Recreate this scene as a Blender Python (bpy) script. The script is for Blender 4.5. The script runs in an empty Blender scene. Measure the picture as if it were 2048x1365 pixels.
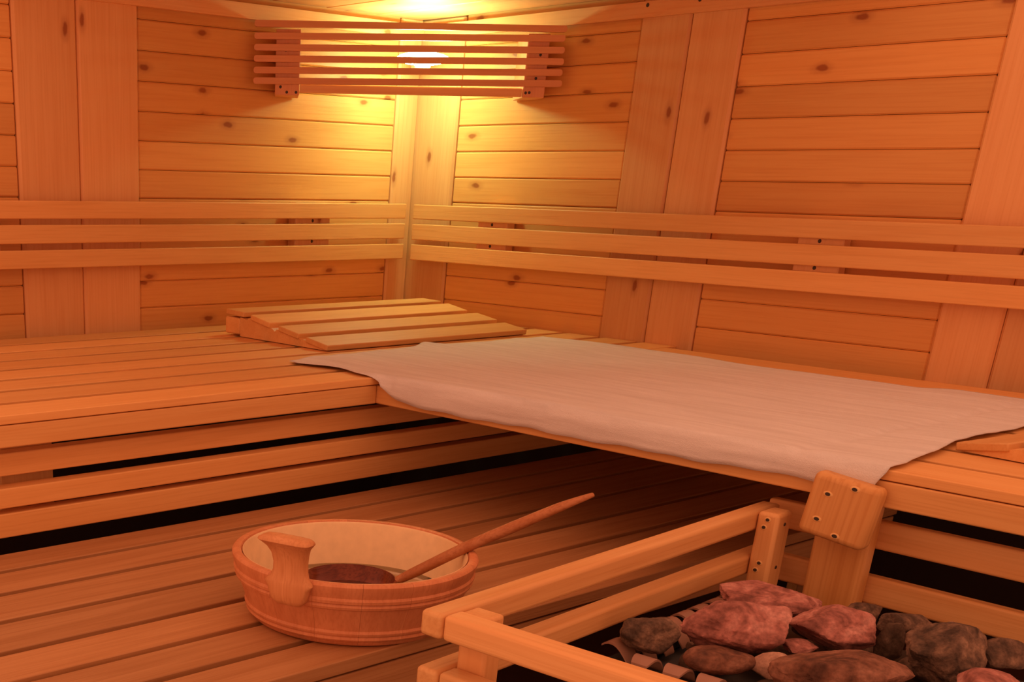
import bpy, bmesh, math, random
from mathutils import Vector, Matrix, Euler, noise

random.seed(7)
sc = bpy.context.scene
col = sc.collection
S = 0.36      # metres per working unit; the room corner is x = y = 0
ZC = 0.90     # height of working z = 0 above the floor


def W(x, y, z):
    return Vector((x * S, y * S, z * S + ZC))


# ------------------------------------------------------------------ camera
cd = bpy.data.cameras.new('camera')
cam = bpy.data.objects.new('camera', cd)
col.objects.link(cam)
sc.camera = cam
rt = Vector((0.78934126, -0.61366708, 0.01879075))
dn = Vector((-0.23874116, -0.33499514, -0.91147184))
fw = Vector((0.56563507, 0.71497621, -0.41093308))
mw = Matrix((rt, -dn, -fw)).transposed().to_4x4()
mw.translation = W(-7.68, -7.54, 0)
cam.matrix_world = mw
cd.sensor_width = 36.0
cd.lens = 2426.42 * 36 / 2048
cd.shift_x = (1024 - 468.02) / 2048      # a shift (view camera) lens
cd.shift_y = (1457.92 - 682.5) / 2048
cd.clip_start = 0.02

# ------------------------------------------------------------------ light and exposure
w = bpy.data.worlds.new('world')
sc.world = w
w.use_nodes = True
bg = w.node_tree.nodes['Background']
bg.inputs[0].default_value = (1.0, 0.425, 0.24, 1)
bg.inputs[1].default_value = 1.12
BULB = 165.0
sc.view_settings.view_transform = 'Standard'
sc.view_settings.look = 'None'
sc.view_settings.exposure = 0.0
sc.view_settings.gamma = 1.0
sc.view_settings.use_curve_mapping = False
sc.cycles.max_bounces = 10
sc.cycles.diffuse_bounces = 6
sc.cycles.use_denoising = True
sc.cycles.sample_clamp_indirect = 6.0


# ------------------------------------------------------------------ materials
def new_mat(name):
    m = bpy.data.materials.new(name)
    m.use_nodes = True
    nt = m.node_tree
    return m, nt, nt.nodes['Principled BSDF']


def wood(name, light, mid, dark, knot=0.0, streak=0.35, rough=0.5, spec=0.25, tone=0.14, knotcol=(0.30, 0.07, 0.02), bump=0.12, gs=1.0):
    m, nt, b = new_mat(name)
    N = nt.nodes.new
    L = nt.links.new
    tc = N('ShaderNodeTexCoord')
    oi = N('ShaderNodeObjectInfo')
    rv = N('ShaderNodeVectorMath'); rv.operation = 'MULTIPLY'
    rv.inputs[1].default_value = (137.0, 73.0, 31.0)
    cmb = N('ShaderNodeCombineXYZ')
    for i in range(3):
        L(oi.outputs['Random'], cmb.inputs[i])
    L(cmb.outputs[0], rv.inputs[0])
    add = N('ShaderNodeVectorMath'); add.operation = 'ADD'
    L(tc.outputs['Object'], add.inputs[0]); L(rv.outputs[0], add.inputs[1])

    def scaled(v):
        n = N('ShaderNodeVectorMath'); n.operation = 'MULTIPLY'
        n.inputs[1].default_value = v
        L(add.outputs[0], n.inputs[0])
        return n.outputs[0]

    def tex(v, scale, detail, dist):
        n = N('ShaderNodeTexNoise')
        n.inputs['Scale'].default_value = scale
        n.inputs['Detail'].default_value = detail
        n.inputs['Distortion'].default_value = dist
        L(scaled(v), n.inputs['Vector'])
        return n.outputs['Fac']

    def ramp(f, a, c):
        n = N('ShaderNodeMapRange')
        n.interpolation_type = 'SMOOTHSTEP'
        n.inputs['From Min'].default_value = a
        n.inputs['From Max'].default_value = c
        L(f, n.inputs['Value'])
        return n.outputs['Result']

    def mix(f, a, c, k=None):
        n = N('ShaderNodeMix'); n.data_type = 'RGBA'
        if k is not None:
            mm = N('ShaderNodeMath'); mm.operation = 'MULTIPLY'; mm.inputs[1].default_value = k
            L(f, mm.inputs[0]); f = mm.outputs[0]
        L(f, n.inputs['Factor'])
        for s, v in (('A', a), ('B', c)):
            sock = [q for q in n.inputs if q.name == s and q.type == 'RGBA'][0]
            if isinstance(v, tuple):
                sock.default_value = (*v, 1)
            else:
                L(v, sock)
        return [q for q in n.outputs if q.type == 'RGBA'][0]

    big = ramp(tex((1.6 * gs, 26 * gs, 26 * gs), 1.0, 3.0, 0.8), 0.36, 0.66)
    fine = ramp(tex((5 * gs, 210 * gs, 210 * gs), 1.0, 2.0, 0.3), 0.4, 0.75)
    c = mix(big, light, mid)
    c = mix(fine, c, dark, streak)
    if knot > 0:
        vo = N('ShaderNodeTexVoronoi')
        vo.voronoi_dimensions = '2D'
        vo.inputs['Scale'].default_value = 1.0
        vo.inputs['Randomness'].default_value = 0.9
        nz = N('ShaderNodeTexNoise'); nz.inputs['Scale'].default_value = 45
        L(add.outputs[0], nz.inputs['Vector'])
        ma = N('ShaderNodeVectorMath'); ma.operation = 'MULTIPLY_ADD'
        ma.inputs[1].default_value = (0.06, 0.08, 0.08)
        sp = N('ShaderNodeSeparateXYZ'); L(scaled((5.0, 11.0, 11.0)), sp.inputs[0])
        yz = N('ShaderNodeMath'); yz.operation = 'ADD'; L(sp.outputs[1], yz.inputs[0]); L(sp.outputs[2], yz.inputs[1])
        cb = N('ShaderNodeCombineXYZ'); L(sp.outputs[0], cb.inputs[0]); L(yz.outputs[0], cb.inputs[1])
        L(nz.outputs['Color'], ma.inputs[0]); L(cb.outputs[0], ma.inputs[2])
        L(ma.outputs[0], vo.inputs['Vector'])
        near = ramp(vo.outputs['Distance'], 0.085, 0.04)
        halo = ramp(vo.outputs['Distance'], 0.19, 0.06)
        sel = N('ShaderNodeSeparateColor'); L(vo.outputs['Color'], sel.inputs[0])
        gt = N('ShaderNodeMath'); gt.operation = 'GREATER_THAN'; gt.inputs[1].default_value = 1 - knot
        L(sel.outputs[0], gt.inputs[0])
        for f, k, cc in ((halo, 0.28, knotcol), (near, 0.8, knotcol)):
            mu = N('ShaderNodeMath'); mu.operation = 'MULTIPLY'
            L(f, mu.inputs[0]); L(gt.outputs[0], mu.inputs[1])
            c = mix(mu.outputs[0], c, cc, k)
    hs = N('ShaderNodeHueSaturation')
    mr = N('ShaderNodeMapRange')
    mr.inputs['To Min'].default_value = 1 - tone
    mr.inputs['To Max'].default_value = 1 + tone * 0.6
    L(oi.outputs['Random'], mr.inputs['Value'])
    L(mr.outputs['Result'], hs.inputs['Value'])
    L(c, hs.inputs['Color'])
    L(hs.outputs[0], b.inputs['Base Color'])
    b.inputs['Roughness'].default_value = rough
    b.inputs['Specular IOR Level'].default_value = spec
    bp = N('ShaderNodeBump'); bp.inputs['Strength'].default_value = bump; bp.inputs['Distance'].default_value = 0.001
    L(fine, bp.inputs['Height']); L(bp.outputs[0], b.inputs['Normal'])
    return m


def plain(name, c, rough=0.6, spec=0.3, metal=0.0):
    m, nt, b = new_mat(name)
    n = nt.nodes.new('ShaderNodeTexNoise'); n.inputs['Scale'].default_value = 60; n.inputs['Detail'].default_value = 4
    r = nt.nodes.new('ShaderNodeMix'); r.data_type = 'RGBA'
    tc = nt.nodes.new('ShaderNodeTexCoord')
    nt.links.new(tc.outputs['Object'], n.inputs['Vector'])
    nt.links.new(n.outputs['Fac'], r.inputs[0])
    cs = [q for q in r.inputs if q.type == 'RGBA']
    cs[0].default_value = (*[v * 0.85 for v in c], 1)
    cs[1].default_value = (*[min(1, v * 1.12) for v in c], 1)
    nt.links.new([q for q in r.outputs if q.type == 'RGBA'][0], b.inputs['Base Color'])
    b.inputs['Roughness'].default_value = rough
    b.inputs['Specular IOR Level'].default_value = spec
    b.inputs['Metallic'].default_value = metal
    return m


def stone_mat(name, a, c, d, scale=28.0):
    m, nt, b = new_mat(name)
    N = nt.nodes.new; L = nt.links.new
    tc = N('ShaderNodeTexCoord')
    n1 = N('ShaderNodeTexNoise'); n1.inputs['Scale'].default_value = scale; n1.inputs['Detail'].default_value = 6; n1.inputs['Distortion'].default_value = 0.6
    n2 = N('ShaderNodeTexNoise'); n2.inputs['Scale'].default_value = scale * 6; n2.inputs['Detail'].default_value = 5
    for n in (n1, n2):
        L(tc.outputs['Object'], n.inputs['Vector'])
    r = N('ShaderNodeValToRGB')
    e = r.color_ramp.elements
    e[0].position = 0.34; e[0].color = (*d, 1)
    e[1].position = 0.68; e[1].color = (*c, 1)
    q = e.new(0.5); q.color = (*a, 1)
    L(n1.outputs['Fac'], r.inputs[0])
    mx = N('ShaderNodeMix'); mx.data_type = 'RGBA'; mx.blend_type = 'MULTIPLY'
    mx.inputs[0].default_value = 0.55
    ins = [s for s in mx.inputs if s.type == 'RGBA']
    r2 = N('ShaderNodeMapRange'); r2.inputs['From Min'].default_value = 0.3; r2.inputs['From Max'].default_value = 0.7; r2.inputs['To Min'].default_value = 0.45; r2.inputs['To Max'].default_value = 1.3
    L(n2.outputs['Fac'], r2.inputs['Value'])
    L(r.outputs[0], ins[0]); L(r2.outputs[0], ins[1])
    L([s for s in mx.outputs if s.type == 'RGBA'][0], b.inputs['Base Color'])
    b.inputs['Roughness'].default_value = 0.85
    b.inputs['Specular IOR Level'].default_value = 0.2
    bp = N('ShaderNodeBump'); bp.inputs['Strength'].default_value = 0.7; bp.inputs['Distance'].default_value = 0.003
    L(n2.outputs['Fac'], bp.inputs['Height']); L(bp.outputs[0], b.inputs['Normal'])
    return m


M = {}
M['panel'] = wood('pine_panel', (0.80, 0.41, 0.13), (0.775, 0.38, 0.115), (0.66, 0.27, 0.07), knot=0.5, streak=0.32, rough=0.42)
M['stile'] = wood('pine_stile', (0.80, 0.43, 0.18), (0.775, 0.40, 0.16), (0.68, 0.30, 0.10), knot=0.25, streak=0.35, rough=0.45)
M['slat'] = wood('aspen_slat', (0.80, 0.43, 0.155), (0.76, 0.385, 0.13), (0.64, 0.29, 0.085), streak=0.35, rough=0.5, gs=1.3)
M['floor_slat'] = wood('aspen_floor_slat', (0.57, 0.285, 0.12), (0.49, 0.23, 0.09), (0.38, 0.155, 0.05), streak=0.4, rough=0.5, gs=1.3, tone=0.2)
M['rail'] = wood('pine_rail', (0.80, 0.43, 0.17), (0.76, 0.38, 0.14), (0.62, 0.27, 0.08), streak=0.4, rough=0.45)
M['block'] = wood('spruce_block', (0.80, 0.42, 0.15), (0.72, 0.34, 0.105), (0.56, 0.22, 0.055), streak=0.5, rough=0.45, gs=0.8)
M['shade'] = wood('lamp_slat_wood', (0.74, 0.35, 0.17), (0.70, 0.31, 0.14), (0.6, 0.24, 0.1), streak=0.3, rough=0.5, tone=0.06)
M['bucket'] = wood('larch_stave', (0.70, 0.28, 0.125), (0.63, 0.235, 0.10), (0.50, 0.16, 0.06), streak=0.4, rough=0.42, tone=0.1, gs=1.5)
M['handle'] = wood('larch_handle', (0.68, 0.31, 0.13), (0.60, 0.255, 0.10), (0.47, 0.17, 0.06), streak=0.45, rough=0.5, gs=1.5)
M['ladle'] = wood('ladle_wood', (0.52, 0.2, 0.08), (0.44, 0.15, 0.05), (0.32, 0.09, 0.03), streak=0.5, rough=0.5, gs=1.5)
M['bowl'] = wood('wet_ladle_bowl', (0.24, 0.05, 0.02), (0.17, 0.03, 0.012), (0.08, 0.012, 0.005), streak=0.6, rough=0.2, gs=1.5)
M['liner'] = plain('cream_liner', (0.86, 0.60, 0.32), 0.35, 0.4)
M['dark'] = plain('dark_screw', (0.05, 0.03, 0.02), 0.5, 0.4)
M['hole'] = plain('pale_countersink', (0.84, 0.50, 0.2), 0.6)
M['steel'] = plain('dark_steel', (0.03, 0.028, 0.027), 0.5, 0.4)
M['fin'] = plain('brown_fin', (0.36, 0.19, 0.13), 0.55, 0.4)
M['shaded_floor'] = plain('dark_floor', (0.10, 0.035, 0.015), 0.8)  # floor colour darkened to put the shade below the benches into it
M['backing'] = plain('shaded_backing', (0.03, 0.014, 0.010), 0.9)  # near-black slab behind the planks: painted shade for the gaps under the bench
M['porcelain'] = plain('white_porcelain', (0.85, 0.82, 0.75), 0.3, 0.5)
st_red = stone_mat('stone_red', (0.42, 0.165, 0.135), (0.64, 0.31, 0.26), (0.20, 0.075, 0.06))
st_brown = stone_mat('stone_brown', (0.19, 0.08, 0.05), (0.32, 0.15, 0.10), (0.09, 0.04, 0.028))
st_grey = stone_mat('stone_grey', (0.16, 0.095, 0.065), (0.30, 0.18, 0.12), (0.07, 0.045, 0.033), 40)
st_pale = stone_mat('stone_pale', (0.5, 0.28, 0.2), (0.62, 0.4, 0.3), (0.34, 0.18, 0.13))
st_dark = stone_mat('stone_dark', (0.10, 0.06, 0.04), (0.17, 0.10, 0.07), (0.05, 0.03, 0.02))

# towel
m, nt, b = new_mat('cotton_towel')
N = nt.nodes.new; L = nt.links.new
tc = N('ShaderNodeTexCoord')
uvw = N('ShaderNodeVectorMath'); uvw.operation = 'MULTIPLY'; uvw.inputs[1].default_value = (70, 7, 70)
L(tc.outputs['Object'], uvw.inputs[0])
n1 = N('ShaderNodeTexNoise'); n1.inputs['Scale'].default_value = 1.0; n1.inputs['Detail'].default_value = 3
L(uvw.outputs[0], n1.inputs['Vector'])
n2 = N('ShaderNodeTexNoise'); n2.inputs['Scale'].default_value = 700; n2.inputs['Detail'].default_value = 2
L(tc.outputs['Object'], n2.inputs['Vector'])
ad = N('ShaderNodeMath'); ad.operation = 'MULTIPLY_ADD'; ad.inputs[1].default_value = 0.6
L(n2.outputs['Fac'], ad.inputs[0]); L(n1.outputs['Fac'], ad.inputs[2])
bp = N('ShaderNodeBump'); bp.inputs['Strength'].default_value = 0.6; bp.inputs['Distance'].default_value = 0.004
L(ad.outputs[0], bp.inputs['Height']); L(bp.outputs[0], b.inputs['Normal'])
rp = N('ShaderNodeMix'); rp.data_type = 'RGBA'
ci = [q for q in rp.inputs if q.type == 'RGBA']
ci[0].default_value = (0.62, 0.56, 0.53, 1); ci[1].default_value = (0.90, 0.86, 0.84, 1)
L(n1.outputs['Fac'], rp.inputs[0])
L([q for q in rp.outputs if q.type == 'RGBA'][0], b.inputs['Base Color'])
b.inputs['Roughness'].default_value = 0.95
b.inputs['Specular IOR Level'].default_value = 0.1
b.inputs['Sheen Weight'].default_value = 0.25
M['towel'] = m

m, nt, b = new_mat('lit_bulb')
b.inputs['Base Color'].default_value = (1, 0.95, 0.85, 1)
b.inputs['Emission Color'].default_value = (0.53, 0.87, 0.52, 1)
b.inputs['Emission Strength'].default_value = BULB
M['bulb'] = m

m, nt, b = new_mat('water')
b.inputs['Base Color'].default_value = (0.85, 0.8, 0.7, 1)
b.inputs['Roughness'].default_value = 0.03
b.inputs['Transmission Weight'].default_value = 1.0
b.inputs['IOR'].default_value = 1.33
M['water'] = m


# ------------------------------------------------------------------ helpers
def tag(o, label=None, cat=None, group=None, kind=None):
    if label: o['label'] = label
    if cat: o['category'] = cat
    if group: o['group'] = group
    if kind: o['kind'] = kind
    return o


def empty(name, loc, rz=0.0):
    o = bpy.data.objects.new(name, None)
    col.objects.link(o)
    o.empty_display_size = 0.05
    o.location = loc
    o.rotation_euler = (0, 0, rz)
    return o


def thing(name, loc, label, cat, rz=0.0, group=None):
    return tag(empty(name, loc, rz), label, cat, group)


def link(name, me, mat, parent=None, loc=(0, 0, 0), rot=(0, 0, 0)):
    o = bpy.data.objects.new(name, me)
    col.objects.link(o)
    if mat and not me.materials:
        me.materials.append(mat)
    o.rotation_euler = rot
    if parent:
        o.parent = parent
    o.location = loc
    return o


def finish(bm, name, mat, parent=None, loc=(0, 0, 0), rot=(0, 0, 0), smooth=True, angle=35):
    bmesh.ops.recalc_face_normals(bm, faces=bm.faces[:])
    me = bpy.data.meshes.new(name)
    bm.to_mesh(me)
    bm.free()
    if smooth:
        for p in me.polygons:
            p.use_smooth = True
        me.set_sharp_from_angle(angle=math.radians(angle))
    return link(name, me, mat, parent, loc, rot)


_cache = {}


def box_mesh(name, l, wd, t, bev, seg, mat):
    key = (round(l, 5), round(wd, 5), round(t, 5), round(bev, 5), seg, mat.name)
    if key in _cache:
        return _cache[key]
    bm = bmesh.new()
    bmesh.ops.create_cube(bm, size=1.0)
    for v in bm.verts:
        v.co = Vector((v.co.x * l, v.co.y * wd, v.co.z * t))
    if bev > 0:
        bmesh.ops.bevel(bm, geom=bm.edges[:], offset=min(bev, 0.45 * min(l, wd, t)), segments=seg, affect='EDGES', profile=0.5)
    me = bpy.data.meshes.new(name)
    bm.to_mesh(me)
    bm.free()
    if seg > 1:
        for p in me.polygons:          # the six flat faces stay flat, the rounded edges are smooth
            p.use_smooth = max(abs(p.normal.x), abs(p.normal.y), abs(p.normal.z)) < 0.999
    me.materials.append(mat)
    _cache[key] = me
    return me


def board(name, parent, lo, hi, axis, mat, bev=0.008, seg=1, world=True, org=None):
    """A board filling lo..hi (working units) with its grain along the given axis.
    world=True: coordinates from the room corner; else already in the parent's own frame."""
    lo = Vector(lo); hi = Vector(hi)
    c = (lo + hi) / 2
    d = (hi - lo) * S
    if axis == 0:
        l, wd, t, rot = d.x, d.y, d.z, (0, 0, 0)
    elif axis == 1:
        l, wd, t, rot = d.y, d.x, d.z, (0, 0, math.pi / 2)
    else:
        l, wd, t, rot = d.z, d.y, d.x, (0, -math.pi / 2, 0)
    me = box_mesh(name, l, wd, t, bev * S, seg, mat)
    T = Matrix.Translation(W(*c) if world else c * S) @ Euler(rot).to_matrix().to_4x4()
    o = link(name, me, mat, parent)
    o.matrix_basis = chain(parent).inverted() @ T if world and parent else T
    return o


def chain(o):
    m = Matrix.Identity(4)
    while o:
        m = o.matrix_basis @ m
        o = o.parent
    return m


def screw(parent, pos, normal, r=0.016, long=1.0, mat='dark', up=(0, 0, 1)):
    """Small countersunk screw head; pos in working units from the room corner, or a Vector in metres."""
    bm = bmesh.new()
    bmesh.ops.create_cone(bm, cap_ends=True, segments=12, radius1=r * S, radius2=r * 0.7 * S, depth=0.004 * S)
    for v in bm.verts:
        v.co.x *= long
    o = finish(bm, 'screw', M[mat], parent)
    n = Vector(normal).normalized()
    xax = Vector(up).cross(n).normalized()
    T = Matrix((xax, n.cross(xax), n)).transposed().to_4x4()
    T.translation = pos if isinstance(pos, Vector) else W(*pos)
    o.matrix_basis = chain(parent).inverted() @ T
    return o


# ------------------------------------------------------------------ setting: walls, ceiling, floor
PI = math.pi
seams = [0.955 - 0.1785 * k for k in range(12)]     # horizontal joints of the wall panelling
seams = [1.165] + seams


def structure(name, lo, hi, axis, mat, bev=0.0):
    o = board(name, None, lo, hi, axis, mat, bev)
    o['kind'] = 'structure'
    return o


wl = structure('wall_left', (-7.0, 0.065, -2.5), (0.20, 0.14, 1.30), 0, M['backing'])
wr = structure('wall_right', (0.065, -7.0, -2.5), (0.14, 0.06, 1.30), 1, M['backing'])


def wall_x(a, b2):      # panel field of the left wall between x = a and b2
    for i in range(len(seams) - 1):
        board('plank', wl, (a, 0.018, seams[i + 1] + 0.0012), (b2, 0.062, seams[i] - 0.0012), 0, M['panel'], 0.009)


def wall_y(a, b2):
    for i in range(len(seams) - 1):
        board('plank', wr, (0.018, a, seams[i + 1] + 0.0012), (0.062, b2, seams[i] - 0.0012), 1, M['panel'], 0.009)


wall_x(-6.6, -3.548); wall_x(-2.622, -0.236)
for a, c in ((-3.544, -3.092), (-3.088, -2.626), (-0.232, 0.0)):
    board('upright_board', wl, (a, 0.0, -1.20), (c, 0.06, 1.16), 2, M['stile'], 0.016, 1)
wall_y(-1.957, -0.419); wall_y(-4.247, -2.713); wall_y(-6.6, -5.06)
for a, c in ((-0.415, 0.060), (-2.333, -1.961), (-2.709, -2.337), (-4.60, -4.251), (-5.056, -4.604)):
    board('upright_board', wr, (0.0, a, -1.20), (0.06, c, 1.16), 2, M['stile'], 0.016, 1)

# cornice strips under the ceiling
t1 = structure('trim_1', (-6.6, -0.035, 1.021), (0.0, 0.012, 1.112), 0, M['stile'])
t2 = structure('trim_2', (-0.035, -6.6, 1.021), (0.012, -0.037, 1.112), 1, M['stile'])
for y in (-2.02, -2.40):
    screw(t2, (-0.0365, y, 1.09), (-1, 0, 0), 0.013)

ceil = structure('ceiling', (-3.65, -3.65, 1.20), (0.14, 0.14, 1.26), 1, M['panel'])
for k in range(7):
    x1 = 0.0 - 0.5 * k
    board('ceiling_plank', ceil, (x1 - 0.496, -3.65, 1.152), (x1 - 0.002, 0.06, 1.198), 1, M['stile'], 0.010)
structure('floor', (-7.2, -9.5, -2.56), (0.2, 0.2, -2.5), 0, M['shaded_floor'])


# ------------------------------------------------------------------ upper bench along the left wall
BT = -0.965
lb = thing('sauna_bench', W(-3.4, -1.3, -2.5), 'long slatted upper bench along the left wall, carrying the wedge headrest', 'bench', group='upper corner benches')
for k in range(8):
    y0 = -2.607 + 0.32 * k
    x1 = -0.004
    board('slat', lb, (-6.4, y0, BT - 0.040), (x1, y0 + 0.256, BT), 0, M['slat'], 0.0045, 2)
board('fascia', lb, (-6.4, -2.604, -1.108), (-2.819, -2.535, -1.009), 0, M['slat'], 0.006, 2)
for x in (-5.6, -3.9, -1.9, -0.35):
    board('crossbar', lb, (x, -2.53, -1.07), (x + 0.12, -0.03, -1.006), 1, M['slat'], 0.005)
for x in (-6.2, -4.96):
    board('leg', lb, (x, -0.30, -2.5), (x + 0.14, -0.16, -1.072), 2, M['slat'], 0.006)

# ------------------------------------------------------------------ upper bench along the right wall
rb = thing('sauna_bench', W(-1.4, -4.4, -2.5), 'slatted upper bench along the right wall, mostly under the white towel', 'bench', group='upper corner benches')
for k in range(8):
    x0 = -2.812 + 0.33 * k
    wd = 0.28 if k < 7 else 0.36
    board('slat', rb, (x0, -7.2, BT - 0.040), (x0 + wd, -2.614, BT), 1, M['slat'], 0.0045, 2)
board('fascia', rb, (-2.815, -7.2, -1.108), (-2.745, -2.535, -1.009), 1, M['slat'], 0.006, 2)
for y in (-6.6, -4.4, -2.9):
    board('crossbar', rb, (-2.74, y, -1.07), (-0.03, y + 0.12, -1.006), 0, M['slat'], 0.005)
board('leg', rb, (-2.742, -5.375, -2.5), (-2.66, -5.145, -1.008), 2, M['block'], 0.02, 3)
board('leg', rb, (-0.30, -4.0, -2.5), (-0.16, -3.86, -1.072), 2, M['slat'], 0.006)
blk = board('fixing_block', rb, (-2.90, -5.434, -1.264), (-2.819, -5.159, -1.012), 2, M['block'], 0.026, 4)
tilt = Matrix.Translation(W(-2.86, -5.296, -1.126)) @ Matrix.Rotation(math.radians(6.5), 4, 'X') @ Matrix.Translation(-W(-2.86, -5.296, -1.126))
blk.matrix_basis = chain(rb).inverted() @ tilt @ chain(blk)
for y, z in ((-5.245, -1.080), (-5.345, -1.043), (-5.222, -1.184), (-5.308, -1.236)):
    h = screw(blk, (-2.9008, y, z), (-1, 0, 0), 0.013, 1.7, 'hole', (0, -0.1, 1)); h.name = 'countersink'
    screw(blk, (-2.9022, y, z), (-1, 0, 0), 0.009, 1.6, 'dark', (0, -0.1, 1))

# ------------------------------------------------------------------ backrests on both walls
bl = thing('backrest', W(-2.5, -0.05, -0.538), 'three-slat backrest fixed to the left wall above the bench', 'backrest', group='wall backrests')
for z0, z1 in ((-0.240, -0.133), (-0.388, -0.276), (-0.538, -0.427)):
    board('slat', bl, (-6.4, -0.130, z0), (-0.186, -0.092, z1), 0, M['slat'], 0.006, 2)
for x in (-1.30, -3.75 - 0.35, -5.6):
    br = board('bracket', bl, (x, -0.089, -0.54), (x + 0.345, -0.003, -0.132), 2, M['stile'], 0.006)
    for z in (-0.256, -0.400):
        screw(br, (x + 0.17, -0.0905, z), (0, -1, 0), 0.012)
brr = thing('backrest', W(-0.05, -3.0, -0.546), 'three-slat backrest fixed to the right wall above the towel', 'backrest', group='wall backrests')
for z0, z1 in ((-0.243, -0.137), (-0.396, -0.278), (-0.546, -0.430)):
    board('slat', brr, (-0.130, -6.6, z0), (-0.092, -0.150, z1), 1, M['slat'], 0.006, 2)
for y in (-1.093, -3.661, -6.2):
    br = board('bracket', brr, (-0.089, y, -0.545), (-0.003, y + 0.29, -0.137), 2, M['stile'], 0.006)
    for z in (-0.258, -0.409):
        screw(br, (-0.0905, y + 0.15, z), (-1, 0, 0), 0.012)

# ------------------------------------------------------------------ three boards closing the space under the left bench
sk = thing('lower_backrest', W(-3.2, -2.45, -2.5), 'three boards below the left bench front, behind the low platform', 'backrest')
for z0, z1, y0 in ((-1.267, -1.162, -2.470), (-1.398, -1.305, -2.545), (-1.537, -1.424, -2.540)):
    board('slat', sk, (-6.4, y0, z0), (-0.45, y0 + 0.088, z1), 0, M['slat'], 0.006, 2)
for x in (-5.03, -1.0):
    board('bracket', sk, (x, -2.378, -1.52), (x + 0.285, -2.32, -1.12), 2, M['slat'], 0.006)

# ------------------------------------------------------------------ low platform (lower bench)
pf = thing('low_platform', W(-3.5, -3.5, -2.5), 'low slatted platform in front of the left bench, under the bucket', 'platform')
fr = [4.742, 4.456, 4.142, 3.83, 3.554, 3.29, 3.033]
re_ = [4.963] + [v - 0.044 for v in fr[:-1]]
for f_, r_ in zip(fr, re_):
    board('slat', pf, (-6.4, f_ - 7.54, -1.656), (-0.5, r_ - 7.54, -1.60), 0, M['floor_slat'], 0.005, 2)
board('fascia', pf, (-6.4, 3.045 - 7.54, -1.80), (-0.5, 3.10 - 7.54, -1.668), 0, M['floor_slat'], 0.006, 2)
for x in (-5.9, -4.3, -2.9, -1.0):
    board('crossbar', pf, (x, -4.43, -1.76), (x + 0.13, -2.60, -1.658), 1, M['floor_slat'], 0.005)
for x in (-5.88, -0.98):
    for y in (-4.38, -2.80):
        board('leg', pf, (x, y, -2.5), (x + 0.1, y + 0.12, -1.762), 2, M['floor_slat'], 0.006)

# ------------------------------------------------------------------ corner lamp with slatted shade
LO = Vector((-1.709, -0.06, 0.0))
lang = math.radians(-39.4)
ld = Vector((math.cos(lang), math.sin(lang), 0))
lnn = Vector((ld.y, -ld.x, 0))          # towards the room


def LP(t, o, z):
    return Vector((LO.x + ld.x * t + lnn.x * o, LO.y + ld.y * t + lnn.y * o, z))


lamp = thing('corner_lamp', W(LO.x, LO.y, 0.56), 'lit corner lamp behind a shade of six reddish horizontal slats', 'lamp', lang)


def loc_l(t, o, z):     # lamp frame: x along the slats, -y... room side is -y in this frame
    return Vector((t, -o, z - 0.56)) * S


def pill(name, t0, t1, zc0, zc1, h, th, mat):
    """slat with rounded ends, running from (t0, zc0) to (t1, zc1)"""
    bm = bmesh.new()
    n = 7
    pts = []
    r = h / 2 * 0.85
    L_ = t1 - t0
    for cx, cz, a0 in ((L_ - r, h / 2 - r, 0), (r, h / 2 - r, 90), (r, -h / 2 + r, 180), (L_ - r, -h / 2 + r, 270)):
        for i in range(n):
            a = math.radians(a0 + 90 * i / (n - 1))
            pts.append((cx + r * math.cos(a), cz + r * math.sin(a)))
    f = [bm.verts.new((x * S, -th / 2 * S, z * S)) for x, z in pts]
    k = [bm.verts.new((x * S, th / 2 * S, z * S)) for x, z in pts]
    bm.faces.new(f); bm.faces.new(k[::-1])
    for i in range(len(pts)):
        j = (i + 1) % len(pts)
        bm.faces.new((f[i], k[i], k[j], f[j]))
    o = finish(bm, name, mat, lamp)
    o.location = loc_l(t0, 0, zc0)
    o.rotation_euler = (0, -math.atan2(zc1 - zc0, L_), 0)
    return o


for zl, zr, e in ((0.994, 0.994, 2.132), (0.919, 0.937, 2.127), (0.850, 0.866, 2.131), (0.782, 0.797, 2.134), (0.7115, 0.730, 2.133), (0.646, 0.6635, 2.138)):
    pill('slat', 0.0, e, zl, zr, 0.040, 0.03, M['shade'])


def prism(name, foot, z0, z1, mat, parent):
    """foot: list of (x, y) working units from the corner"""
    bm = bmesh.new()
    inv = chain(parent).inverted()
    lo = [bm.verts.new(inv @ W(x, y, z0)) for x, y in foot]
    hi = [bm.verts.new(inv @ W(x, y, z1)) for x, y in foot]
    bm.faces.new(lo[::-1]); bm.faces.new(hi)
    for i in range(len(foot)):
        j = (i + 1) % len(foot)
        bm.faces.new((lo[i], lo[j], hi[j], hi[i]))
    bmesh.ops.bevel(bm, geom=bm.edges[:], offset=0.004 * S, segments=1, affect='EDGES')
    c = sum((v.co for v in bm.verts), Vector()) / len(bm.verts)
    for v in bm.verts:
        v.co = Vector((v.co.z - c.z, v.co.y - c.y, -(v.co.x - c.x)))
    o = finish(bm, name, mat, parent, (0, 0, 0), (0, 0, 0), smooth=False)
    o.matrix_basis = Matrix.Translation(c) @ Euler((0, -math.pi / 2, 0)).to_matrix().to_4x4()
    return o


def to_wall_y(t):       # follow -lnn from the slat line back to the left wall
    p = LP(t, -0.017, 0); k = (-0.004 - p.y) / (-lnn.y)
    return (p.x - lnn.x * k, -0.004)


def to_wall_x(t):
    p = LP(t, -0.017, 0); k = (-0.004 - p.x) / (-lnn.x)
    return (-0.004, p.y - lnn.y * k)


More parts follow.
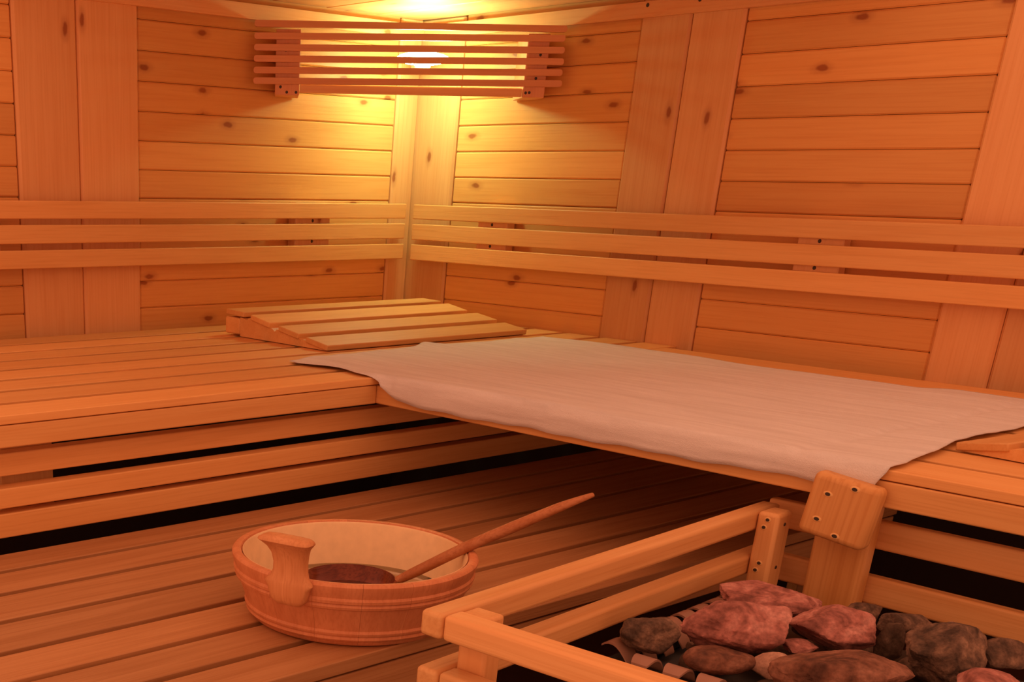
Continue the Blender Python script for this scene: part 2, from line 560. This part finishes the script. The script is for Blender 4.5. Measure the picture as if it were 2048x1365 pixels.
mounts = []
for t0_, t1_, fn, z0_ in ((0.152, 0.322, to_wall_y, 0.561), (1.880, 2.030, to_wall_x, 0.575)):
    a = LP(t0_, -0.017, 0); c = LP(t1_, -0.017, 0)
    mounts.append(prism('mounting_block', [(a.x, a.y), (c.x, c.y), fn(t1_), fn(t0_)], z0_, 0.965, M['shade'], lamp))
for mb, ts in ((mounts[0], ((0.19, 0.612), (0.235, 0.580), (0.30, 0.580), (0.22, 0.838))), (mounts[1], ((1.90, 0.604), (1.925, 0.606), (1.96, 0.694), (1.975, 0.838)))):
    for t, z in ts:
        p = LP(t, -0.0155, z)
        screw(mb, (p.x, p.y, p.z), lnn, 0.010)
p0 = LP(0.326, -0.022, 0); p1 = LP(1.876, -0.022, 0); p2 = LP(1.876, -0.052, 0); p3 = LP(0.326, -0.052, 0)
o = board('bottom_board', lamp, (0.326, 0.022, 0.578 - 0.56), (1.876, 0.052, 0.632 - 0.56), 0, M['stile'], 0.005, world=False)
# bulb and its holder in the corner
bm = bmesh.new()
bmesh.ops.create_uvsphere(bm, u_segments=24, v_segments=12, radius=1.0)
for v in bm.verts:
    v.co = Vector((v.co.x * 0.19, v.co.y * 0.05, v.co.z * 0.045)) * S
blb = finish(bm, 'bulb', M['bulb'], lamp, loc_l(1.215, -0.45, 0.838), (0, 0, 0), angle=180)
board('bulb_holder', lamp, (1.155, 0.502, 0.815 - 0.56), (1.275, 0.74, 0.861 - 0.56), 0, M['porcelain'], 0.01, 2, world=False)
board('holder_bracket', lamp, (1.19, 0.743, 0.80 - 0.56), (1.31, 1.03, 0.876 - 0.56), 0, M['porcelain'], 0.01, 2, world=False)

# ------------------------------------------------------------------ wedge headrests


def headrest(label, X0, X1, dy=0.0, org=(0, 0), rz=0.0):
    """X0..X1 along the slats; profile measured along y, sitting on the bench top"""
    hr = thing('headrest', W(org[0] + (X0 + X1) / 2, org[1] - 1.1, BT + 0.001), label, 'headrest', rz, 'wooden wedge headrests')
    mid = (X0 + X1) / 2

    def rail(x0, x1):
        prof = [(-1.628, 0.004), (-1.628, 0.018), (-1.56, 0.026), (-1.40, 0.050), (-1.385, 0.036), (-1.367, 0.054), (-1.14, 0.085), (-1.12, 0.070), (-1.075, 0.094),
                (-0.84, 0.128), (-0.82, 0.112), (-0.78, 0.126), (-0.752, 0.127), (-0.752, 0.004)]
        bm = bmesh.new()
        q = [bm.verts.new(((x0 - mid) * S, (y + 1.1) * S, z * S)) for y, z in prof]
        r = [bm.verts.new(((x1 - mid) * S, (y + 1.1) * S, z * S)) for y, z in prof]
        bm.faces.new(q); bm.faces.new(r[::-1])
        for i in range(len(prof)):
            j = (i + 1) % len(prof)
            bm.faces.new((q[i], r[i], r[j], q[j]))
        return finish(bm, 'side_rail', M['slat'], hr, smooth=False)

    rail(X0 + 0.012, X0 + 0.085)
    rail(X1 - 0.085, X1 - 0.012)
    board('rear_beam', hr, (X0 + 0.012 - mid, -0.745 + 1.1, 0.012), (X1 - 0.012 - mid, -0.585 + 1.1, 0.122), 0, M['slat'], 0.012, 2, world=False)
    for ya, za, yb, zb in ((-1.655, -0.928, -1.445, -0.896), (-1.372, -0.884, -1.170, -0.853), (-1.077, -0.844, -0.877, -0.810), (-0.803, -0.800, -0.608, -0.793)):
        ang = math.atan2(zb - za, yb - ya)
        ln = math.hypot(yb - ya, zb - za)
        th = 0.034
        o = board('slat', hr, (X0 - mid, -ln / 2, -th / 2), (X1 - mid, ln / 2, th / 2), 0, M['slat'], 0.006, 2, world=False)
        cy = (ya + yb) / 2 + math.sin(ang) * th / 2
        cz = (za + zb) / 2 - math.cos(ang) * th / 2
        o.matrix_basis = Matrix.Translation(Vector((0, (cy + 1.1) * S, (cz - BT) * S))) @ Euler((ang, 0, 0)).to_matrix().to_4x4()
    return hr


headrest('slatted wooden wedge headrest in the corner, brightly lit by the lamp', -2.34, -0.42)
headrest('second wedge headrest at the right edge, only one board corner on the towel', -0.97, 0.97, 0, (-1.309, -6.065 + 1.1), math.radians(172.3))

# ------------------------------------------------------------------ towel on the right bench


def ip(x, pts):
    if x <= pts[0][0]: return pts[0][1]
    for (a, fa), (c, fc) in zip(pts, pts[1:]):
        if x <= c:
            t = (x - a) / (c - a); t = t * t * (3 - 2 * t)
            return fa + (fc - fa) * t
    return pts[-1][1]


def sm(a, c, x):
    t = max(0.0, min(1.0, (x - a) / (c - a)))
    return t * t * (3 - 2 * t)


NU, NV = 110, 170
bm = bmesh.new()
grid = []
wallx = [(0, -0.537), (0.10, -0.47), (0.38, -0.507), (0.63, -0.575), (0.83, -0.60), (0.90, -0.52), (1.0, -0.50)]
farY = [(0.0, -1.895), (0.12, -1.872), (0.24, -1.86), (0.40, -1.845), (0.455, -1.785), (0.51, -1.825), (0.62, -1.85), (0.80, -1.885), (1.0, -1.915)]
nearY = [(0.0, -5.00), (0.10, -5.25), (0.35, -5.335), (0.66, -5.345), (0.80, -5.395), (0.88, -5.41), (0.93, -5.43), (0.965, -5.42), (1.0, -5.385)]
hangz = [(0.18, 0.0), (0.22, 0.05), (0.30, 0.092), (0.45, 0.088), (0.7, 0.078), (0.85, 0.068), (0.95, 0.060), (1.0, 0.045)]
for j in range(NV + 1):
    v = j / NV
    row = []
    for i in range(NU + 1):
        u = i / NU
        yc = ip(u, farY) * (1 - v) + ip(u, nearY) * v
        xw = ip(v, wallx)
        h = sm(-2.52, -2.80, yc)
        flat_end = -2.845 - 0.05 * (0.5 + 0.5 * math.sin(7.0 * v * 6)) * (1 - h) * 1.0
        edge = -2.822
        Lf = xw - flat_end
        Lh = (xw - edge) + 0.03 + ip(v, hangz) + 0.004 * math.sin(34 * v) + 0.003 * math.sin(81 * v + 1)
        # flat version
        xf, zf = xw - u * Lf, 0.0
        a = u * Lh
        bend = (xw - edge) - 0.02
        r = 0.03
        if a < bend:
            xh, zh = xw - a, 0.0
        else:
            s_ = a - bend
            th = min(s_ / r, math.pi / 2)
            xh = xw - bend - r * math.sin(th)
            zh = -r * (1 - math.cos(th)) - max(0.0, s_ - r * math.pi / 2)
            xh -= 0.004
        x = xf * (1 - h) + xh * h
        z = zf * (1 - h) + zh * h
        n_ = noise.noise(Vector((x * 2.2, yc * 1.0, 3.0))) * 0.010
        n_ += noise.noise(Vector((x * 7.5 + 0.8 * yc, yc * 0.9, 9.0))) * 0.0065
        n_ += noise.noise(Vector((x * 3, yc * 3, 1.0))) * 0.003
        top = 0.015 + n_
        # folded hem band across the near end and a lifted fold at the far edge
        vy = (yc + 5.05) / 0.028
        top += -0.010 * math.exp(-vy * vy) * sm(-0.4, -0.9, x)
        fx = (x + 1.62) / 0.10
        top += 0.020 * math.exp(-fx * fx) * math.exp(-((yc + 1.80) / 0.16) ** 2)
        tipx = (x + 2.72) / 0.12
        top += 0.012 * math.exp(-tipx * tipx) * math.exp(-((yc + 2.15) / 0.2) ** 2)
        px = (x + 2.2) / 0.5
        top += 0.010 * math.exp(-px * px) * sm(-5.1, -5.35, yc)
        flatness = 1 if zh > -0.01 or h < 0.5 else 0.4
        z = BT + z + max(0.006, top * flatness)
        if h > 0.5 and zh <= -0.01:
            x -= 0.012 * noise.noise(Vector((yc * 2.4, z * 6, 5.0))) + 0.004 if zh < -0.03 else 0.0
            x = min(x, -2.828)
        row.append(bm.verts.new(W(x, yc, z) - W(-1.6, -3.6, BT)))
    grid.append(row)
for j in range(NV):
    for i in range(NU):
        bm.faces.new((grid[j][i], grid[j][i + 1], grid[j + 1][i + 1], grid[j + 1][i]))
tw = finish(bm, 'towel', M['towel'], None, W(-1.6, -3.6, BT), angle=180)
tw.modifiers.new('thickness', 'SOLIDIFY').thickness = 0.004 * S
tw.modifiers['thickness'].offset = 1.0
tag(tw, 'pale cotton towel spread over the right bench, draped past its front edge', 'towel')

# ------------------------------------------------------------------ wooden bucket
BX, BY, BZ = 3.295 - 7.68, 3.412 - 7.54, -1.5985
bk = thing('water_bucket', W(BX, BY, BZ), 'low round reddish wooden bucket with a carved ear, on the platform', 'bucket')
prof = [(0.388, 0.0), (0.405, 0.008), (0.412, 0.022), (0.424, 0.027), (0.430, 0.036), (0.428, 0.047), (0.434, 0.052), (0.436, 0.062), (0.430, 0.071),
        (0.447, 0.12), (0.464, 0.163), (0.474, 0.168), (0.478, 0.178), (0.474, 0.187), (0.481, 0.192), (0.483, 0.203), (0.477, 0.212),
        (0.489, 0.245), (0.490, 0.258), (0.484, 0.266), (0.472, 0.269), (0.456, 0.267), (0.450, 0.258), (0.420, 0.05), (0.388, 0.03)]
NS = 16
for k in range(NS):
    a0 = 2 * PI * k / NS + 0.0008 + 0.1
    a1 = 2 * PI * (k + 1) / NS - 0.0008 + 0.1
    bm = bmesh.new()
    rings = []
    for i in range(6):
        a = a0 + (a1 - a0) * i / 5
        rings.append([bm.verts.new(Vector((r * math.cos(a), r * math.sin(a), z)) * S) for r, z in prof])
    for i in range(5):
        for q in range(len(prof)):
            q2 = (q + 1) % len(prof)
            bm.faces.new((rings[i][q], rings[i + 1][q], rings[i + 1][q2], rings[i][q2]))
    bm.faces.new(rings[0]); bm.faces.new(rings[-1][::-1])
    # own frame: grain runs up the stave
    am = (a0 + a1) / 2
    T = Matrix.Translation(Vector((0.45 * math.cos(am), 0.45 * math.sin(am), 0.13)) * S) @ Euler((0, -PI / 2, am)).to_matrix().to_4x4()
    Ti = T.inverted()
    for v in bm.verts:
        v.co = Ti @ v.co
    o = finish(bm, 'stave', M['bucket'], bk, angle=40)
    o.matrix_basis = T


def lathe(name, prof, mat, parent, seg=64, closed=False, loc=(0, 0, 0)):
    bm = bmesh.new()
    rings = []
    for i in range(seg):
        a = 2 * PI * i / seg
        rings.append([bm.verts.new(Vector((r * math.cos(a), r * math.sin(a), z)) * S) for r, z in prof])
    n = len(prof)
    for i in range(seg):
        A, B = rings[i], rings[(i + 1) % seg]
        for q in range(n if closed else n - 1):
            q2 = (q + 1) % n
            bm.faces.new((A[q], B[q], B[q2], A[q2]))
    bmesh.ops.remove_doubles(bm, verts=bm.verts[:], dist=1e-6)
    return finish(bm, name, mat, parent, Vector(loc) * S, angle=45)


lin = lathe('liner', [(0.0, 0.036), (0.40, 0.036), (0.414, 0.05), (0.447, 0.252), (0.449, 0.262), (0.447, 0.264), (0.440, 0.256), (0.405, 0.056), (0.395, 0.044), (0.0, 0.044)], M['liner'], bk)
lin['label'] = 'cream plastic liner inside the bucket'
lathe('base', [(0.0, 0.004), (0.386, 0.004), (0.386, 0.03), (0.0, 0.03)], M['bucket'], bk)
wt = lathe('water', [(0.0, 0.046), (0.396, 0.046), (0.409, 0.090), (0.0, 0.090)], M['water'], bk)
wt['label'] = 'clear water in the bottom of the bucket'

# carved ear: stacked rounded sections, standing on the outside of the staves
az = math.radians(-161.5)
ra = Vector((math.cos(az), math.sin(az), 0)); ta = Vector((-math.sin(az), math.cos(az), 0))
secs = [  # z above base, half width, inner radius, outer radius
    (0.166, 0.030, 0.470, 0.500), (0.172, 0.052, 0.468, 0.516), (0.190, 0.071, 0.472, 0.526), (0.215, 0.079, 0.476, 0.530), (0.238, 0.086, 0.480, 0.530),
    (0.253, 0.098, 0.482, 0.530), (0.262, 0.094, 0.482, 0.528), (0.277, 0.078, 0.478, 0.524), (0.300, 0.068, 0.470, 0.522), (0.330, 0.066, 0.470, 0.524), (0.365, 0.072, 0.474, 0.532),
    (0.392, 0.084, 0.484, 0.548), (0.410, 0.101, 0.488, 0.566), (0.419, 0.109, 0.490, 0.578), (0.427, 0.106, 0.494, 0.576), (0.434, 0.094, 0.500, 0.568), (0.438, 0.070, 0.510, 0.558)]
bm = bmesh.new()
rings = []
for z, hw, r0, r1 in secs:
    ring = []
    c = 0.3 * min(hw, (r1 - r0) / 2)
    hx, hy = hw, (r1 - r0) / 2
    for k in range(20):
        a = 2 * PI * k / 20
        cx, sx = math.cos(a), math.sin(a)
        ex = 0.42
        px = hx * (abs(cx) ** ex) * (1 if cx > 0 else -1)
        py = hy * (abs(sx) ** ex) * (1 if sx > 0 else -1)
        p = ra * ((r0 + r1) / 2 + py) + ta * px
        ring.append(bm.verts.new(Vector((p.x, p.y, z)) * S))
    rings.append(ring)
for A, B in zip(rings, rings[1:]):
    for k in range(20):
        bm.faces.new((A[k], A[(k + 1) % 20], B[(k + 1) % 20], B[k]))
bm.faces.new(rings[0][::-1]); bm.faces.new(rings[-1])
T = Matrix.Translation((ra * 0.5 + Vector((0, 0, 0.3))) * S) @ Euler((0, -PI / 2, az)).to_matrix().to_4x4()
Ti = T.inverted()
for v in bm.verts:
    v.co = Ti @ v.co
o = finish(bm, 'ear', M['handle'], bk, angle=50)
o.matrix_basis = T

# ------------------------------------------------------------------ ladle leaning in the bucket
ldl = thing('ladle', W(BX, BY + 0.02, -1.545), 'long-handled wooden ladle leaning in the bucket over its rim', 'ladle')
lc = Vector((BX, BY + 0.02, -1.545))
lathe('ladle_bowl', [(0.0, 0.0), (0.08, 0.003), (0.15, 0.025), (0.182, 0.06), (0.192, 0.092), (0.184, 0.095), (0.172, 0.062), (0.142, 0.034), (0.075, 0.015), (0.0, 0.012)], M['bowl'], ldl, 40)


def tube(name, pts, mat, parent, org, seg=14):
    """pts: (x, y, z, rw, rh) from the corner; a smooth tapering rod"""
    P_ = [Vector(p[:3]) for p in pts]
    fine = []
    n = len(pts)
    for i in range(n - 1):
        p0 = P_[max(i - 1, 0)]; p1 = P_[i]; p2 = P_[i + 1]; p3 = P_[min(i + 2, n - 1)]
        for q in range(8):
            t = q / 8
            p = 0.5 * ((2 * p1) + (p2 - p0) * t + (2 * p0 - 5 * p1 + 4 * p2 - p3) * t * t + (3 * p1 - p0 - 3 * p2 + p3) * t ** 3)
            rr = [pts[i][k] * (1 - t) + pts[i + 1][k] * t for k in (3, 4)]
            fine.append((p, rr))
    fine.append((P_[-1], pts[-1][3:5]))
    bm = bmesh.new()
    rings = []
    for i, (p, rr) in enumerate(fine):
        d = (fine[min(i + 1, len(fine) - 1)][0] - fine[max(i - 1, 0)][0]).normalized()
        sx = d.cross(Vector((0, 0, 1))).normalized(); up = sx.cross(d)
        rings.append([bm.verts.new((p - org + sx * rr[0] * math.cos(2 * PI * k / seg) + up * rr[1] * math.sin(2 * PI * k / seg)) * S) for k in range(seg)])
    for A, B in zip(rings, rings[1:]):
        for k in range(seg):
            bm.faces.new((A[k], A[(k + 1) % seg], B[(k + 1) % seg], B[k]))
    bm.faces.new(rings[0]); bm.faces.new(rings[-1][::-1])
    return finish(bm, name, mat, parent, angle=60)


tube('ladle_handle', [(BX + 0.145, BY - 0.105, -1.460, 0.030, 0.016), (BX + 0.20, BY - 0.165, -1.412, 0.025, 0.021), (BX + 0.362, BY - 0.278, -1.309, 0.025, 0.0225),
                      (BX + 0.53, BY - 0.36, -1.236, 0.026, 0.023), (BX + 0.70, BY - 0.437, -1.166, 0.022, 0.019), (BX + 0.83, BY - 0.494, -1.121, 0.012, 0.009)], M['ladle'], ldl, lc)

# ------------------------------------------------------------------ heater guard (rails round the stove)
GA = math.radians(4.7)
GO = Vector((-4.997, -5.073, -2.5))
gd = thing('heater_guard', W(*GO), 'pale pine rail guard standing round the pile of heater stones', 'guard rail', GA)


def gb(name, e0, e1_, f0, f1, z0, z1, axis, bev=0.015, seg=3, mat='rail'):
    """guard frame: x along the left rail, -y along the front rail"""
    return board(name, gd, (e0, -f1, z0 + 2.5), (e1_, -f0, z1 + 2.5), axis, M[mat], bev, seg, world=False)


gb('rail', 0.0, 2.285, 0.0, 0.083, -1.284, -1.200, 0)
gb('rail', 0.004, 0.090, 0.086, 2.00, -1.284, -1.200, 1)
gb('rail', 0.0, 2.285, 0.0, 0.083, -1.474, -1.388, 0)
gb('rail', 0.004, 0.090, 0.086, 2.00, -1.474, -1.388, 1)
gb('post', 0.092, 0.178, 0.086, 0.192, -2.5, -1.207, 2, 0.012, 2)
ps = gb('post', 2.065, 2.195, 0.086, 0.178, -2.5, -1.196, 2, 0.016, 2)
gb('post', 0.092, 0.178, 1.86, 1.96, -2.5, -1.207, 2, 0.012, 2)


def G(e, f, z):
    return W(GO.x + math.cos(GA) * e + math.sin(GA) * f, GO.y + math.sin(GA) * e - math.cos(GA) * f, z)


ge = Vector((math.cos(GA), math.sin(GA), 0)); gf = Vector((math.sin(GA), -math.cos(GA), 0))
for e, z in ((2.115, -1.225), (2.105, -1.258), (2.115, -1.408), (2.105, -1.440)):
    h = screw(ps, G(2.0645, 0.128 + (e - 2.11), z), -ge, 0.013, 1.2, 'hole'); h.name = 'countersink'
    screw(ps, G(2.0635, 0.128 + (e - 2.11), z), -ge, 0.009, 1.2)
for z in (-1.245, -1.428):
    screw(ps, G(2.13, 0.1785, z), gf, 0.009, 1.2)
for z0, z1 in ((-1.315, -1.200), (-1.543, -1.427)):
    board('rear_bar', gd, (-2.655, -7.3, z0), (-2.600, -4.88, z1), 1, M['rail'], 0.011, 3)

# ------------------------------------------------------------------ heater and its metal fins
ht = thing('sauna_heater', G(1.45, 0.95, -2.5), 'dark steel sauna heater with curved brown fins under the stones', 'heater', GA)
hinv = chain(ht).inverted()


def hb(name, e0, e1_, f0, f1, z0, z1, mat, bev=0.008):
    return board(name, ht, (e0 - 1.45, -(f1 - 0.95), z0 + 2.5), (e1_ - 1.45, -(f0 - 0.95), z1 + 2.5), 2, M[mat], bev, 1, world=False)


hb('body', 0.88, 2.03, 0.125, 1.85, -2.42, -1.60, 'steel')
for e, f in ((0.92, 0.16), (1.95, 0.16), (0.92, 1.78), (1.95, 1.78)):
    hb('foot', e, e + 0.05, f, f + 0.05, -2.5, -2.42, 'steel', 0.002)


def fin_mesh():
    bm = bmesh.new()
    n = 9
    A, B = [], []
    for i in range(n):
        t = i / (n - 1)
        # a curl: flat lip that bends over and down
        y = -0.065 + 0.13 * t
        z = 0.045 * math.sin(PI * (0.15 + 0.85 * t)) - 0.012 + (-0.045 * t * t)
        A.append((y, z))
    for sx in (-0.041, 0.041):
        for th in (0, -0.008):
            B.append([bm.verts.new(Vector((sx * (1 - 0.25 * abs(2 * i / (n - 1) - 1) ** 3), A[i][0], A[i][1] + th)) * S) for i in range(n)])
    for i in range(n - 1):
        bm.faces.new((B[0][i], B[2][i], B[2][i + 1], B[0][i + 1]))
        bm.faces.new((B[1][i], B[1][i + 1], B[3][i + 1], B[3][i]))
        bm.faces.new((B[0][i], B[0][i + 1], B[1][i + 1], B[1][i]))
        bm.faces.new((B[2][i], B[3][i], B[3][i + 1], B[2][i + 1]))
    bm.faces.new((B[0][0], B[1][0], B[3][0], B[2][0])); bm.faces.new((B[0][-1], B[2][-1], B[3][-1], B[1][-1]))
    bmesh.ops.recalc_face_normals(bm, faces=bm.faces[:])
    me = bpy.data.meshes.new('fin')
    bm.to_mesh(me); bm.free()
    for p in me.polygons:
        p.use_smooth = True
    me.set_sharp_from_angle(angle=math.radians(40))
    me.materials.append(M['fin'])
    return me


fm = fin_mesh()
for k in range(9):
    o = link('fin', fm, None, ht)
    o.matrix_basis = Matrix.Translation(Vector((0.97 + 0.122 * k - 1.45, -(0.17 - 0.95), -1.515 + 2.5)) * S) @ Euler((0, 0, PI)).to_matrix().to_4x4()
for k in range(12):
    o = link('fin', fm, None, ht)
    o.matrix_basis = Matrix.Translation(Vector((0.93 - 1.45, -(0.30 + 0.122 * k - 0.95), -1.52 + 2.5)) * S) @ Euler((0, 0, -PI / 2)).to_matrix().to_4x4()
hb('fin_ledge', 0.885, 2.02, 0.128, 0.20, -1.598, -1.552, 'steel')
hb('fin_ledge', 0.885, 0.97, 0.21, 1.80, -1.598, -1.552, 'steel')

# ------------------------------------------------------------------ heater stones


SH = 22.0


def stone(c, rx, ry, rz, mat, label, seed, group='heater stones', planes=13, rough=0.10, rot=0.0):
    rnd = random.Random(seed)
    pl = []
    for i in range(planes):
        v = Vector((rnd.gauss(0, 1), rnd.gauss(0, 1), rnd.gauss(0, 1))).normalized()
        pl.append((v, rnd.uniform(0.60, 0.98)))
    bm = bmesh.new()
    bmesh.ops.create_icosphere(bm, subdivisions=5 if rx > 0.1 else 4, radius=1.0)
    off = Vector((seed * 3.1, seed * 1.7, seed * 0.9))
    for v in bm.verts:
        d = v.co.normalized()
        r = 1.08
        acc = 0.0
        for n_, h in pl:
            q = n_.dot(d)
            if q > 0.05:
                acc += math.exp(-SH * (h / q))
        r = min(r, -math.log(acc + math.exp(-SH * 1.12)) / SH)
        r += rough * noise.fractal(d * 2.0 + off, 0.9, 2.1, 5) * 0.45 + 0.02 * noise.noise(d * 9 + off)
        v.co = d * r
    mx = [max(abs(v.co[i]) for v in bm.verts) for i in range(3)]
    for v in bm.verts:
        v.co = Vector((v.co.x / mx[0] * rx, v.co.y / mx[1] * ry, v.co.z / mx[2] * rz)) * S
    o = finish(bm, 'heater_stone', mat, None, W(*c), (0, 0, math.radians(-37.9) + rot), angle=38)
    tag(o, label, 'stone', group)
    return o


stone((-3.961, -5.234, -1.45), 0.110, 0.088, 0.071, st_grey, 'rough grey-brown stone at the left end of the pile', 3, rough=0.2)
stone((-3.741, -5.43, -1.40), 0.206, 0.154, 0.093, st_red, 'largest reddish stone with an angular top, middle of the pile', 11, rough=0.16)
stone((-3.269, -5.288, -1.43), 0.205, 0.164, 0.052, st_red, 'broad flat dull-red stone at the back, against the small post', 5, planes=10)
stone((-3.45, -5.639, -1.41), 0.154, 0.115, 0.080, st_red, 'angular red stone right of the largest stone', 23)
stone((-3.925, -5.490, -1.475), 0.125, 0.088, 0.041, st_brown, 'smooth rounded brown stone below the largest red stone', 31, planes=6, rough=0.06)
stone((-3.81, -5.626, -1.49), 0.078, 0.060, 0.055, st_pale, 'small pale pinkish stone right of the rounded brown one', 37, planes=6, rough=0.06)
stone((-3.896, -5.891, -1.42), 0.232, 0.162, 0.085, st_brown, 'big rust-brown domed stone in front at the bottom edge', 41, planes=8)
stone((-3.616, -5.605, -1.46), 0.063, 0.05, 0.026, st_red, 'little reddish chip wedged between the two red stones', 43)
stone((-3.372, -5.981, -1.42), 0.151, 0.121, 0.114, st_grey, 'tall mottled brown stone on the right side of the pile', 47, rough=0.18)
stone((-3.091, -5.739, -1.44), 0.110, 0.077, 0.044, st_grey, 'grey stone with pale specks against the rear bar', 53)
stone((-3.142, -6.085, -1.45), 0.090, 0.07, 0.065, st_grey, 'dark brown stone at the right edge by the rear bar', 59)
stone((-3.661, -6.226, -1.40), 0.115, 0.09, 0.062, st_red, 'rust-red rounded stone in the bottom right corner', 61, planes=7)
stone((-3.321, -5.782, -1.46), 0.050, 0.04, 0.085, st_dark, 'narrow dark grey stone standing between red and mottled stones', 67)
stone((-3.007, -5.538, -1.46), 0.078, 0.055, 0.033, st_grey, 'small flat grey stone at the foot of the bench leg', 71)
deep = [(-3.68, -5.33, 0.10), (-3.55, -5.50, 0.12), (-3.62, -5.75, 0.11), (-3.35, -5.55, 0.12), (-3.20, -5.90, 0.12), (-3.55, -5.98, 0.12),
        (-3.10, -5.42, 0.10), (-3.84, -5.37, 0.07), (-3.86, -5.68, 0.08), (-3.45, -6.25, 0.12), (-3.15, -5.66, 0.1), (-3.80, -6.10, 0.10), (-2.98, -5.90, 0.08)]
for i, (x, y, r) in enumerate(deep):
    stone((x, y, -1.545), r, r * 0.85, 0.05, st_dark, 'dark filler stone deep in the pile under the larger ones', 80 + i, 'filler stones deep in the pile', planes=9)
